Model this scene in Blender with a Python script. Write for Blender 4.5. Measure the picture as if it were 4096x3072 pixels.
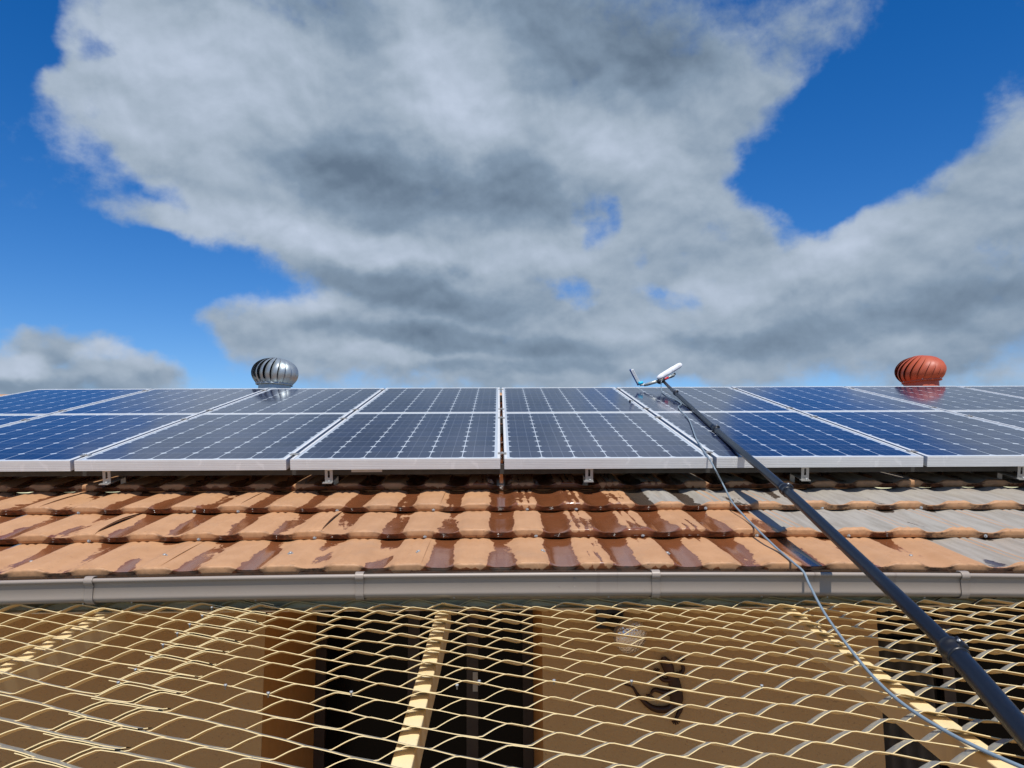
import bpy, bmesh, math, random
from mathutils import Vector, Matrix
from math import sin, cos, tan, pi, radians as R, sqrt, atan, exp
random.seed(7)
S = bpy.context.scene
COL = S.collection
for o in list(bpy.data.objects): bpy.data.objects.remove(o)

# ------------------------------------------------------------------ camera
F = 3240.0                                   # focal length in photo pixels (photo 4096 x 3072)
CAM = Vector((0, 0, 3.4))
PITCH, YAW, ROLL = R(7.3), R(0.90), 0.0055
fw = Vector((sin(YAW)*cos(PITCH), cos(YAW)*cos(PITCH), sin(PITCH)))
r0 = Vector((cos(YAW), -sin(YAW), 0)); u0 = r0.cross(fw)
rt = r0*cos(ROLL) - u0*sin(ROLL); up = u0*cos(ROLL) + r0*sin(ROLL)
cd = bpy.data.cameras.new('camera'); cam = bpy.data.objects.new('camera', cd); COL.objects.link(cam)
cam.matrix_world = Matrix(((rt.x, up.x, -fw.x, CAM.x), (rt.y, up.y, -fw.y, CAM.y), (rt.z, up.z, -fw.z, CAM.z), (0, 0, 0, 1)))
cd.sensor_width = 36; cd.lens = 36*F/4096; cd.clip_start = 0.05; cd.clip_end = 5000
S.camera = cam

# ------------------------------------------------------------------ sun, colour management
SUN_EL, SUN_AZ = R(61), R(177)               # azimuth clockwise from +Y: the sun stands high behind the camera
sdir = Vector((sin(SUN_AZ)*cos(SUN_EL), cos(SUN_AZ)*cos(SUN_EL), sin(SUN_EL)))
sl = bpy.data.lights.new('sun', 'SUN'); so = bpy.data.objects.new('sun', sl); COL.objects.link(so)
sl.energy = 5.0; sl.angle = R(0.53); sl.color = (1.0, 0.955, 0.90)
so.rotation_euler = sdir.to_track_quat('Z', 'Y').to_euler(); so.location = (0, -5, 12)
vs = S.view_settings; vs.view_transform = 'Standard'; vs.look = 'None'; vs.exposure = 0.0; vs.gamma = 1; vs.use_curve_mapping = False

# ------------------------------------------------------------------ pixel rays -> world
def ray(x, y):
    return fw + rt*((x-2048)/F) + up*((1536-y)/F)
def P(x, y, z):                              # photo pixel and depth along the optical axis
    return CAM + ray(x, y)*z
def azel(x, y):                              # photo pixel -> azimuth, elevation in degrees
    d = ray(x, y).normalized()
    return math.degrees(math.atan2(d.x, d.y)), math.degrees(math.asin(d.z))

# ------------------------------------------------------------------ world: sky + clouds laid out by azimuth / elevation
W = bpy.data.worlds.new('World'); S.world = W; W.use_nodes = True
nt = W.node_tree; nt.nodes.clear()
class G:
    def __init__(s, nt): s.nt = nt
    def n(s, t, **k):
        o = s.nt.nodes.new(t)
        for a, b in k.items(): setattr(o, a, b)
        return o
    def l(s, a, b): s.nt.links.new(a, b)
    def setin(s, sock, v):
        if hasattr(v, 'is_output') or isinstance(v, bpy.types.NodeSocket): s.l(v, sock)
        else: sock.default_value = v
    def m(s, op, a, b=None, c=None, clamp=False):
        o = s.n('ShaderNodeMath', operation=op, use_clamp=clamp)
        s.setin(o.inputs[0], a)
        if b is not None: s.setin(o.inputs[1], b)
        if c is not None: s.setin(o.inputs[2], c)
        return o.outputs[0]
    def ss(s, v, a, b, lo=0.0, hi=1.0, kind='SMOOTHSTEP'):
        o = s.n('ShaderNodeMapRange', interpolation_type=kind)
        s.setin(o.inputs[0], v); o.inputs[1].default_value = a; o.inputs[2].default_value = b
        o.inputs[3].default_value = lo; o.inputs[4].default_value = hi
        return o.outputs[0]
    def noise(s, vec, scale, detail=4, rough=0.5, dist=0.0, lac=2.0):
        o = s.n('ShaderNodeTexNoise'); 
        if vec is not None: s.l(vec, o.inputs['Vector'])
        o.inputs['Scale'].default_value = scale; o.inputs['Detail'].default_value = detail
        o.inputs['Roughness'].default_value = rough; o.inputs['Distortion'].default_value = dist
        o.inputs['Lacunarity'].default_value = lac
        return o.outputs['Fac']
    def mix(s, f, a, b, mode='MIX'):
        o = s.n('ShaderNodeMix', data_type='RGBA', blend_type=mode)
        s.setin(o.inputs[0], f)
        for sk, v in ((o.inputs[6], a), (o.inputs[7], b)):
            if isinstance(v, (tuple, list)): sk.default_value = (*v[:3], 1)
            else: s.l(v, sk)
        return o.outputs[2]
    def mapping(s, vec, scale=(1, 1, 1), loc=(0, 0, 0), rot=(0, 0, 0), typ='POINT'):
        o = s.n('ShaderNodeMapping', vector_type=typ); s.l(vec, o.inputs[0])
        o.inputs['Location'].default_value = loc; o.inputs['Rotation'].default_value = rot; o.inputs['Scale'].default_value = scale
        return o.outputs[0]
g = G(nt)
tc = g.n('ShaderNodeTexCoord').outputs['Generated']
sep = g.n('ShaderNodeSeparateXYZ'); g.l(tc, sep.inputs[0])
az = g.m('MULTIPLY', g.m('ARCTAN2', sep.outputs[0], sep.outputs[1]), 57.2958)
el = g.m('MULTIPLY', g.m('ARCSINE', sep.outputs[2]), 57.2958)
cmb = g.n('ShaderNodeCombineXYZ'); g.l(az, cmb.inputs[0]); g.l(el, cmb.inputs[1])
ae = cmb.outputs[0]
# warp the angle coordinates so that blob outlines turn ragged
wn = g.n('ShaderNodeTexNoise'); g.l(g.mapping(ae, (1, 1.25, 1)), wn.inputs['Vector'])
wn.inputs['Scale'].default_value = 0.11; wn.inputs['Detail'].default_value = 5; wn.inputs['Roughness'].default_value = 0.55
wv = g.n('ShaderNodeVectorMath', operation='MULTIPLY_ADD'); g.l(wn.outputs['Color'], wv.inputs[0])
wv.inputs[1].default_value = (7, 5, 0)
off = g.n('ShaderNodeVectorMath', operation='SUBTRACT'); g.l(ae, off.inputs[0]); off.inputs[1].default_value = (3.5, 2.5, 0)
g.l(off.outputs[0], wv.inputs[2]); aew = wv.outputs[0]
def blobs(lst, base):
    acc = base
    for x, y, rx, ry, rot, amp in lst:       # pixel units of a 2212 px wide view of the photo
        a, e = azel(x*1.8517, y*1.8517)
        k = 1.8517/F*57.2958
        mp = g.mapping(aew, (rx*k, ry*k, 1), (a, e, 0), (0, 0, R(-rot)), 'TEXTURE')
        gr = g.n('ShaderNodeTexGradient', gradient_type='SPHERICAL'); g.l(mp, gr.inputs[0])
        s = g.ss(gr.outputs['Fac'], 0, 0.75)
        acc = g.m('MULTIPLY_ADD', s, amp, acc)
    return acc
COVER = [
 (330,110,270,260,0,1.0), (180,250,190,130,0,.9), (640,180,520,340,0,1.1), (1150,180,620,420,0,1.3),
 (420,330,330,120,15,.7), (1480,380,300,330,0,1.0), (900,420,620,170,5,1.0), (520,480,330,80,10,.8), (330,450,200,40,5,.5),
 (760,560,430,120,18,.9), (1100,600,520,200,0,1.1), (640,720,260,110,0,.9), (1050,760,700,170,0,1.1), (480,740,110,60,10,.45),
 (1300,760,520,130,0,.8), (1750,700,620,190,0,1.1), (2050,520,340,260,-25,1.0), (2220,330,170,190,0,.9), (1850,560,380,130,-25,.7),
 (1560,560,300,120,0,.6), (110,722,85,60,0,1.1), (50,795,110,75,0,1.1), (215,770,95,60,0,1.0), (318,800,80,50,0,.9), (170,830,280,50,0,.9),
 (1700,60,230,110,-20,.62), (1850,40,190,70,-30,.5), (1620,160,130,110,0,.4), (2190,800,400,200,0,.6),
 (1285,465,105,120,10,-.85), (1325,455,45,60,0,-.4), (1270,500,40,40,0,-.25), (1225,635,100,50,12,-.75), (1250,665,50,30,0,-.3), (1430,645,130,70,-8,-.62), (1400,610,60,40,0,-.3), (1390,540,70,45,0,-.6), (1490,545,60,45,0,-.6),
 (1900,270,340,260,-10,-1.3), (1800,420,180,90,-20,-.8), (1650,390,90,90,0,-.55), (1540,480,60,50,0,-.3), (1620,110,70,60,0,-.45), (205,105,45,50,0,-.6), (200,560,330,120,0,-.8),
 (60,130,80,200,0,-.6), (300,640,260,90,0,-.7), (400,760,120,70,-25,-.8), (340,400,150,24,14,-.35), (2130,560,70,40,0,-.35), (1420,850,200,60,0,-.35), (920,810,60,30,0,-.25),
]
BRIGHT = [
 (300,120,260,200,0,.35), (170,290,180,100,0,.25), (560,200,260,260,0,.28), (1010,200,230,190,0,.58), (880,60,140,120,0,.2), (1350,300,260,170,0,.38),
 (1250,90,460,210,0,-.55), (1480,150,260,170,0,-.18), (720,20,200,80,0,-.3), (980,400,560,130,4,-.55), (700,340,300,90,10,-.25),
 (520,490,300,80,12,.45), (800,530,300,60,14,.35), (1120,560,260,60,0,.3), (860,620,480,62,10,-.58), (620,670,160,55,0,.45), (1050,640,120,40,0,.2),
 (980,735,520,46,4,-.5), (780,770,260,30,0,.25), (1100,800,300,30,0,-.35), (1350,700,240,60,0,.15), (1250,480,280,90,0,.15),
 (1650,590,320,80,-10,.35), (1900,500,200,70,-25,.2), (1900,700,480,60,-5,-.35), (1560,740,200,40,0,-.3), (2150,640,200,90,0,-.15), (2120,760,160,70,0,-.25),
 (1480,620,140,40,0,.15), (45,775,80,45,0,.5), (235,760,75,34,0,.5), (318,790,60,28,0,.4), (130,770,50,40,0,-.15), (170,830,200,28,0,-.3), (60,830,80,25,0,-.2), (1850,50,250,100,0,-.15), (2180,330,120,150,0,.1),
]
fb = g.noise(g.mapping(ae, (1, 1.3, 1), (3.1, 7.7, 0)), 0.15, 9, 0.58, 0.15)
fb2 = g.noise(g.mapping(ae, (1, 1.2, 1), (13.1, 2.7, 4)), 0.5, 7, 0.62, 0.1)
cov = blobs(COVER, 0.0)
back = g.ss(g.m('ABSOLUTE', az), 36, 60)       # away from the photographed part only the broad noise decides
bn = g.ss(g.noise(g.mapping(tc, (2, 2, 4)), 1.6, 6, 0.55), 0.46, 0.60)
cov = g.m('MULTIPLY_ADD', g.m('MULTIPLY', back, bn), 0.7, cov)
cov = g.m('MULTIPLY_ADD', g.m('SUBTRACT', fb, 0.5), 1.25, g.m('MINIMUM', cov, 1.28))
cov = g.m('MULTIPLY_ADD', g.m('SUBTRACT', fb2, 0.5), 1.05, cov)
alpha = g.ss(cov, 0.06, 1.12)
# soft billow relief: the same noise sampled a little towards the light
fbl = g.noise(g.mapping(ae, (1, 1.3, 1), (3.3, 8.5, 0)), 0.15, 6, 0.50, 0.15)
fbk = g.noise(g.mapping(ae, (1, 1.3, 1), (3.1, 7.7, 0)), 0.15, 6, 0.50, 0.15)
rel = g.m('SUBTRACT', fbk, fbl)
fl = g.noise(g.mapping(ae, (1, 1.4, 1), (1.4, 8.55, 3)), 0.22, 6, 0.52, 0.1)
bri = blobs(BRIGHT, 0.5)
bri = g.m('MULTIPLY_ADD', rel, 1.7, g.m('MULTIPLY_ADD', g.m('SUBTRACT', bri, .5), .90, .53))
bri = g.m('MULTIPLY_ADD', g.m('SUBTRACT', fl, 0.5), 0.42, bri)
bri = g.m('MULTIPLY_ADD', g.m('SUBTRACT', fb2, 0.5), 0.20, bri)
bri = g.m('MULTIPLY_ADD', g.m('SUBTRACT', 1.0, alpha), 0.22, bri)
bri = g.m('MULTIPLY_ADD', bri, 0.74, 0.135)
rmp = g.n('ShaderNodeValToRGB'); g.l(bri, rmp.inputs[0])
cr = rmp.color_ramp; cr.elements[0].position = -0.0; cr.elements[0].color = (0.130, 0.185, 0.262, 1)
cr.elements[1].position = 1.0; cr.elements[1].color = (0.52, 0.60, 0.735, 1)
e = cr.elements.new(0.35); e.color = (0.232, 0.312, 0.415, 1)
e = cr.elements.new(0.62); e.color = (0.36, 0.44, 0.54, 1)
sky = g.n('ShaderNodeTexSky', sky_type='NISHITA'); sky.sun_disc = False
sky.sun_elevation = SUN_EL; sky.sun_rotation = SUN_AZ; sky.altitude = 800; sky.air_density = 1.0; sky.dust_density = 0.3; sky.ozone_density = 3.0
SKY_K = 0.10
hs = g.n('ShaderNodeHueSaturation'); g.l(sky.outputs[0], hs.inputs['Color']); hs.inputs['Hue'].default_value = 0.510; hs.inputs['Saturation'].default_value = 1.40; hs.inputs['Value'].default_value = 1.30
cl10 = g.mix(1.0, rmp.outputs[0], (1/SKY_K,)*3, 'MULTIPLY')
for n_ in nt.nodes:
    if n_.type == 'MIX': n_.clamp_result = False
wc = g.mix(alpha, hs.outputs[0], cl10)
bg = g.n('ShaderNodeBackground'); g.l(wc, bg.inputs[0]); bg.inputs[1].default_value = SKY_K
out = g.n('ShaderNodeOutputWorld'); g.l(bg.outputs[0], out.inputs[0])
W.cycles.sampling_method = 'MANUAL'; W.cycles.sample_map_resolution = 512

# ------------------------------------------------------------------ frames of reference
NY = Vector((0, 1, 0))
def frame(deg):
    a = R(deg); return Vector((0, cos(a), sin(a))), Vector((0, -sin(a), cos(a)))
SL = 12.9
dS, nS = frame(SL)                            # roof slope direction and normal
dM, nM = frame(6.2)                           # direction and normal of the mesh canopy
def rp(X, z, H):                              # roof point: sideways, depth along the optical axis, distance below the camera normal to the slope
    a = R(SL) - PITCH
    t = (z - H*sin(a))/cos(a)
    return CAM + Vector((X, 0, 0)) + dS*t - nS*H
T0 = (3.84 - .7266*sin(R(SL)-PITCH))/cos(R(SL)-PITCH)
def rt_(X, t, h):                             # roof coordinates: t from the panel front edge up-slope, h above the tile base plane
    return CAM + Vector((X, 0, 0)) + dS*(T0+t) - nS*(.905-h)
def mp_(X, z, h=0.0):                         # canopy point: depth z, height above the plane of the mesh tops
    a = R(6.2) - PITCH; H = .673
    t = (z - H*sin(a))/cos(a)
    return CAM + Vector((X, 0, 0)) + dM*t - nM*(H-h)

# ------------------------------------------------------------------ helpers
def tag(o, label=None, cat=None, group=None, kind=None):
    if label: o['label'] = label
    if cat: o['category'] = cat
    if group: o['group'] = group
    if kind: o['kind'] = kind
    return o
def empty(name, loc, label, cat, group=None, rot=None):
    o = bpy.data.objects.new(name, None); COL.objects.link(o); o.location = loc
    o.empty_display_size = 0.1
    if rot: o.rotation_euler = rot
    return tag(o, label, cat, group)
class MB:
    def __init__(s): s.v = []; s.f = []; s.sm = []; s.attr = {}
    def quad(s, a, b, c, d, sm=False):
        i = len(s.v); s.v += [a, b, c, d]; s.f.append((i, i+1, i+2, i+3)); s.sm.append(sm)
    def grid(s, rows, sm=True, closed=False):
        i0 = len(s.v); n = len(rows[0])
        for r in rows: s.v += list(r)
        for a in range(len(rows)-1):
            for b in range(n if closed else n-1):
                c = (b+1) % n
                s.f.append((i0+a*n+b, i0+a*n+c, i0+(a+1)*n+c, i0+(a+1)*n+b)); s.sm.append(sm)
    def box(s, o, ex, ey, ez):                # corner and three edge vectors
        o, ex, ey, ez = map(Vector, (o, ex, ey, ez))
        if ex.cross(ey).dot(ez) < 0: o = o+ez; ez = -ez
        p = [o, o+ex, o+ex+ey, o+ey]; q = [a+ez for a in p]; i = len(s.v); s.v += p+q
        for f in ((3, 2, 1, 0), (4, 5, 6, 7), (0, 1, 5, 4), (1, 2, 6, 5), (2, 3, 7, 6), (3, 0, 4, 7)):
            s.f.append(tuple(i+k for k in f)); s.sm.append(False)
    def abox(s, x0, x1, y0, y1, z0, z1): s.box((x0, y0, z0), (x1-x0, 0, 0), (0, y1-y0, 0), (0, 0, z1-z0))
    def tube(s, pts, rad, n=12, cap=True):
        pts = [Vector(p) for p in pts]; rows = []
        rads = rad if isinstance(rad, (list, tuple)) else [rad]*len(pts)
        ref = None
        for i, p in enumerate(pts):
            d = (pts[min(i+1, len(pts)-1)]-pts[max(i-1, 0)])
            if d.length < 1e-9: d = Vector((0, 0, 1))
            d.normalize()
            if ref is None: ref = Vector((0, 0, 1)) if abs(d.z) < .9 else Vector((1, 0, 0))
            a = d.cross(ref); a.normalize(); b = d.cross(a); ref = -b if False else ref
            rows.append([p + (a*cos(2*pi*k/n) + b*sin(2*pi*k/n))*rads[i] for k in range(n)])
        i0 = len(s.v); s.grid(rows, True, True)
        if cap:
            s.f.append(tuple(i0+k for k in range(n))[::-1]); s.sm.append(False)
            e0 = i0+(len(rows)-1)*n; s.f.append(tuple(e0+k for k in range(n))); s.sm.append(False)
    def lathe(s, prof, n=32, M=None, cap=False):
        rows = []
        for r_, z_ in prof:
            rows.append([(M or Matrix()) @ Vector((r_*cos(2*pi*k/n), r_*sin(2*pi*k/n), z_)) for k in range(n)])
        s.grid(rows, True, True)
    def build(s, name, mat, parent=None, bevel=0, flip=False):
        me = bpy.data.meshes.new(name); me.from_pydata([tuple(v) for v in s.v], [], s.f); me.update()
        me.polygons.foreach_set('use_smooth', s.sm)
        for k, vals in s.attr.items():
            a = me.attributes.new(k, 'FLOAT', 'POINT'); a.data.foreach_set('value', vals)
        me.materials.append(mat)
        o = bpy.data.objects.new(name, me); COL.objects.link(o)
        if parent: 
            o.parent = parent
            wm = Matrix.Translation(parent_loc(parent))
            if getattr(s, 'world', True): o.matrix_parent_inverse = full(parent).inverted()
        if bevel:
            b = o.modifiers.new('bevel', 'BEVEL'); b.width = bevel; b.segments = 2; b.limit_method = 'ANGLE'; b.angle_limit = R(40); b.harden_normals = False
        return o
def full(o):
    m = Matrix.LocRotScale(o.location, o.rotation_euler, o.scale)
    if o.parent: m = full(o.parent) @ o.matrix_parent_inverse @ m
    return m
def parent_loc(o): return full(o).translation
def catmull(p, n=8):
    p = [Vector(a) for a in p]; q = [p[0]*2-p[1]] + p + [p[-1]*2-p[-2]]; out = []
    for i in range(1, len(q)-2):
        for k in range(n):
            t = k/n; a, b, c, d = q[i-1:i+3]
            out.append(.5*((2*b)+(c-a)*t+(2*a-5*b+4*c-d)*t*t+(3*b-a-3*c+d)*t**3))
    out.append(p[-1]); return out
def sst(x, a, b):
    t = max(0, min(1, (x-a)/(b-a))); return t*t*(3-2*t)

# ------------------------------------------------------------------ materials
def newmat(name):
    m = bpy.data.materials.new(name); m.use_nodes = True
    b = m.node_tree.nodes['Principled BSDF']; return m, G(m.node_tree), b
def objco(g_): return g_.n('ShaderNodeTexCoord').outputs['Object']
def bump(g_, b, h, s, d=0.002):
    n = g_.n('ShaderNodeBump'); n.inputs['Strength'].default_value = s; n.inputs['Distance'].default_value = d
    g_.l(h, n.inputs['Height']); g_.l(n.outputs[0], b.inputs['Normal'])
def mat(name, col, rough=.5, metal=0, var=.15, sc=14, spec=.5, bs=0.0, dirt=None, dirt_amt=.5, dsc=3):
    m, g_, b = newmat(name); co = objco(g_)
    n1 = g_.noise(co, sc, 6, .6)
    c2 = tuple(c*(1-var) for c in col); c1 = tuple(min(1, c*(1+var*.6)) for c in col)
    c = g_.mix(n1, c2, c1)
    if dirt:
        dn = g_.ss(g_.noise(co, dsc, 8, .65), .5, .72); c = g_.mix(g_.m('MULTIPLY', dn, dirt_amt), c, dirt)
    g_.l(c, b.inputs['Base Color'])
    g_.l(g_.ss(g_.noise(co, sc*1.7, 4, .6), .3, .7, max(.02, rough*.8), min(1, rough*1.25), 'LINEAR'), b.inputs['Roughness'])
    b.inputs['Metallic'].default_value = metal; b.inputs['Specular IOR Level'].default_value = spec
    if bs: bump(g_, b, g_.noise(co, sc*6, 5, .6), bs)
    return m

# roof tiles: dry painted clay tan, wet brown runs in the troughs, grey towards the right
def tile_mat():
    m, g_, b = newmat('metal_tile_paint'); co = objco(g_)
    at = lambda n_: g_.n('ShaderNodeAttribute', attribute_name=n_).outputs['Fac']
    tr, wet, gry, nose = at('trough'), at('wet'), at('grey'), at('nose')  # wet also carries the shade painted on rows under the panels
    st = g_.mapping(co, (8.0, 2.0, 7))
    n1 = g_.noise(st, 1.0, 4, .55, .9)
    n2 = g_.noise(g_.mapping(co, (30, 22, 26)), 1.0, 5, .65)
    n3 = g_.noise(g_.mapping(co, (60, 14, 20), (3, 1, 0)), 1.0, 3, .6)
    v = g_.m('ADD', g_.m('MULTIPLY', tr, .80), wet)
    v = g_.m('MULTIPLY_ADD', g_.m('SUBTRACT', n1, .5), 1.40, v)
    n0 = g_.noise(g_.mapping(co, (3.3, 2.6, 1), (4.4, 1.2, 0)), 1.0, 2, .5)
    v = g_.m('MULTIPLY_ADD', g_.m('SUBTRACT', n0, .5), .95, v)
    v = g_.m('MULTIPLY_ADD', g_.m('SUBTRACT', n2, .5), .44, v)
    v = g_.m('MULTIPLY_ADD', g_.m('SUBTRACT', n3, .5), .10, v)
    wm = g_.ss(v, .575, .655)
    pud = g_.ss(v, .74, .95)
    dry = g_.mix(g_.ss(g_.noise(co, 9, 5, .6), .3, .7), (.43, .224, .100), (.49, .266, .126))
    # fine scuffs
    sc = g_.ss(g_.noise(g_.mapping(co, (60, 160, 60)), 1.0, 3, .6), .66, .72)
    dry = g_.mix(g_.m('MULTIPLY', sc, .45), dry, (.25, .16, .10))
    grey = g_.mix(g_.ss(g_.noise(g_.mapping(co, (40, 3, 10)), 1.0, 4, .6), .35, .65), (.27, .245, .20), (.345, .32, .27))
    gv = g_.m('ADD', gry, g_.m('MULTIPLY', g_.m('SUBTRACT', g_.noise(g_.mapping(co, (25, 3, 8)), 1.0, 4, .6), .5), .5))
    gm = g_.ss(gv, .45, .6)
    dry = g_.mix(gm, dry, grey)
    dry = g_.mix(g_.ss(at('tint'), 0, 1, 0, .16, 'LINEAR'), dry, (.25, .15, .085))
    blot = g_.ss(g_.noise(g_.mapping(co, (5, 3, 5), (7, 7, 0)), 1.0, 7, .7), .52, .70)
    dry = g_.mix(g_.m('MULTIPLY', blot, .22), dry, (.30, .20, .13))
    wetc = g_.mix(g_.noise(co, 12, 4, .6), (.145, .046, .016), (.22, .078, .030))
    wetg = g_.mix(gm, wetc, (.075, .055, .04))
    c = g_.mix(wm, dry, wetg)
    # dark mottling on the rolled noses, stronger at the troughs
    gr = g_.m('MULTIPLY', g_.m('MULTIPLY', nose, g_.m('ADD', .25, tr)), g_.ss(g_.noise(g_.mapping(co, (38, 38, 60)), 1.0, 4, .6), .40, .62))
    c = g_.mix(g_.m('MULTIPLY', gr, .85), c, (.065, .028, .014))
    c = g_.mix(g_.m('MULTIPLY', g_.ss(g_.noise(g_.mapping(co, (55, 200, 60), (9, 0, 0)), 1.0, 3, .5), .68, .71), .5), c, (.1, .06, .04))
    g_.l(c, b.inputs['Base Color'])
    rg = g_.m('SUBTRACT', g_.ss(wm, 0, 1, .62, .19, 'LINEAR'), g_.m('MULTIPLY', g_.m('MULTIPLY', pud, wm), .09))
    g_.l(rg, b.inputs['Roughness']); b.inputs['Specular IOR Level'].default_value = .5
    dry_b = g_.noise(co, 220, 4, .6); wv_ = g_.noise(g_.mapping(co, (20, 9, 20)), 1.0, 3, .5)
    h = g_.m('ADD', g_.m('MULTIPLY', dry_b, g_.ss(wm, 0, 1, .35, .0, 'LINEAR')), g_.m('MULTIPLY', wv_, 1.2))
    h = g_.m('ADD', h, g_.m('MULTIPLY', wm, .35))
    bump(g_, b, h, .35, .0015)
    return m
M_TILE = tile_mat()

def glass_mat():
    m, g_, b = newmat('solar_cells_under_glass'); co = objco(g_)
    sp = g_.n('ShaderNodeSeparateXYZ'); g_.l(co, sp.inputs[0])
    u = g_.m('DIVIDE', g_.m('SUBTRACT', sp.outputs[0], .0240), .1570)
    v = g_.m('DIVIDE', g_.m('SUBTRACT', sp.outputs[1], .0400), .1570)
    fu = g_.m('FRACT', u); fv = g_.m('FRACT', v)
    au = g_.m('ABSOLUTE', g_.m('SUBTRACT', fu, .5)); av = g_.m('ABSOLUTE', g_.m('SUBTRACT', fv, .5))
    gu = g_.m('GREATER_THAN', au, .488); gv = g_.m('GREATER_THAN', av, .4935)
    ch = g_.m('GREATER_THAN', g_.m('ADD', au, av), .880)
    line = g_.m('MAXIMUM', g_.m('MAXIMUM', gu, g_.m('MULTIPLY', gv, .7)), ch)
    inside = g_.m('MULTIPLY', g_.m('MULTIPLY', g_.m('GREATER_THAN', u, 0), g_.m('LESS_THAN', u, 6)), g_.m('MULTIPLY', g_.m('GREATER_THAN', v, 0), g_.m('LESS_THAN', v, 10)))
    line = g_.m('MAXIMUM', line, g_.m('SUBTRACT', 1, inside))
    bb = g_.m('MAXIMUM', g_.m('LESS_THAN', g_.m('ABSOLUTE', g_.m('SUBTRACT', au, .17)), .0055), 0)
    cid = g_.n('ShaderNodeCombineXYZ'); g_.l(g_.m('FLOOR', u), cid.inputs[0]); g_.l(g_.m('FLOOR', v), cid.inputs[1])
    wn_ = g_.n('ShaderNodeTexWhiteNoise'); g_.l(cid.outputs[0], wn_.inputs[0])
    cell = g_.mix(wn_.outputs['Value'], (.006, .013, .045), (.009, .019, .060))
    cell = g_.mix(g_.m('MULTIPLY', bb, .40), cell, (.28, .32, .40))
    c = g_.mix(line, cell, (.46, .51, .56))
    dust = g_.ss(g_.noise(g_.mapping(co, (2.5, 6, 1)), 1.0, 6, .6), .35, .75, 0, .035)
    c = g_.mix(dust, c, (.45, .42, .38))
    g_.l(c, b.inputs['Base Color'])
    g_.l(g_.ss(g_.noise(g_.mapping(co, (3, 3, 1)), 1.0, 5, .6), .3, .7, .07, .12, 'LINEAR'), b.inputs['Roughness'])
    b.inputs['IOR'].default_value = 1.25; b.inputs['Specular IOR Level'].default_value = .5
    bump(g_, b, g_.noise(co, 5, 2, .5), .05, .002)
    return m
M_GLASS = glass_mat()

def alu_mat():
    m, g_, b = newmat('anodised_aluminium'); co = objco(g_)
    n1 = g_.noise(g_.mapping(co, (2, 2, 600)), 1.0, 2, .5)
    n2 = g_.noise(co, 5, 6, .6)
    c = g_.mix(n2, (.55, .56, .55), (.67, .68, .665))
    sp = g_.n('ShaderNodeSeparateXYZ'); g_.l(co, sp.inputs[0])
    gl = g_.m('LESS_THAN', g_.m('ABSOLUTE', g_.m('SUBTRACT', g_.m('FRACT', g_.m('DIVIDE', sp.outputs[2], .0083)), .5)), .06)
    on = g_.ss(g_.noise(g_.mapping(co, (3, 0, 60)), 1.0, 2), .42, .55)
    c = g_.mix(g_.m('MULTIPLY', g_.m('MULTIPLY', gl, on), .55), c, (.9, .9, .88))
    sm_ = g_.ss(g_.noise(g_.mapping(co, (14, 1, 9), (4, 0, 0)), 1.0, 4, .6, 1.0), .62, .72)
    c = g_.mix(g_.m('MULTIPLY', sm_, .3), c, (.85, .85, .83))
    g_.l(c, b.inputs['Base Color']); b.inputs['Metallic'].default_value = .10; b.inputs['Roughness'].default_value = .48
    bump(g_, b, n1, .1, .0006)
    return m
M_ALU = alu_mat()
M_RAIL = mat('shaded_aluminium', (.05, .05, .05), .6, .0)  # near-black: shade under the panels put into the rail colour
M_BRACK = mat('stainless_bracket', (.38, .37, .34), .38, .5, dirt=(.25, .2, .15), dirt_amt=.4)
M_STEEL = mat('zinc_screw', (.42, .42, .40), .45, .5)
M_RUST = mat('screw_sealant_grime', (.06, .03, .018), .6)
def gutter_mat():
    m, g_, b = newmat('taupe_gutter_paint'); co = objco(g_)
    c = g_.mix(g_.noise(co, 3, 6, .6), (.275, .228, .184), (.315, .264, .216))
    dr = g_.ss(g_.noise(g_.mapping(co, (26, 1, 1.2)), 1.0, 3, .5), .66, .70)
    sp = g_.n('ShaderNodeSeparateXYZ'); g_.l(co, sp.inputs[0])
    xr = g_.m('MULTIPLY', g_.ss(sp.outputs[0], .2, .5), g_.ss(sp.outputs[0], 1.5, 1.1))
    dr = g_.m('MULTIPLY', dr, xr)
    c = g_.mix(g_.m('MULTIPLY', dr, .55), c, (.14, .10, .08))
    sp2 = g_.ss(g_.noise(co, 70, 3, .6), .68, .74)
    c = g_.mix(g_.m('MULTIPLY', sp2, .3), c, (.16, .12, .10))
    g_.l(c, b.inputs['Base Color']); b.inputs['Roughness'].default_value = .38
    bump(g_, b, g_.noise(g_.mapping(co, (6, 6, 20)), 1.0, 4, .5), .12, .004)
    return m
M_GUT = gutter_mat()
def cream_mat(name, col, chips=.25, greyed=False):
    m, g_, b = newmat(name); co = objco(g_)
    c = g_.mix(g_.noise(co, 6, 6, .6), tuple(x*.88 for x in col), col)
    ch = g_.ss(g_.noise(co, 55, 5, .7), .66, .70)
    c = g_.mix(g_.m('MULTIPLY', ch, chips), c, (.16, .09, .05))
    st = g_.ss(g_.noise(g_.mapping(co, (9, 9, 2)), 1.0, 5, .6), .52, .75)
    c = g_.mix(g_.m('MULTIPLY', st, .35), c, (.42, .31, .17))
    if greyed:                                      # upper faces of the strands are greyer
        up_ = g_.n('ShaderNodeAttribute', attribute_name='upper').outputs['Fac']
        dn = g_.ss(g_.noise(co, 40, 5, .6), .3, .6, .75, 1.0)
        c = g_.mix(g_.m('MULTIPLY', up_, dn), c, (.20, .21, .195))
    g_.l(c, b.inputs['Base Color']); b.inputs['Roughness'].default_value = .35
    bump(g_, b, g_.noise(co, 60, 4, .6), .15, .001)
    return m
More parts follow.
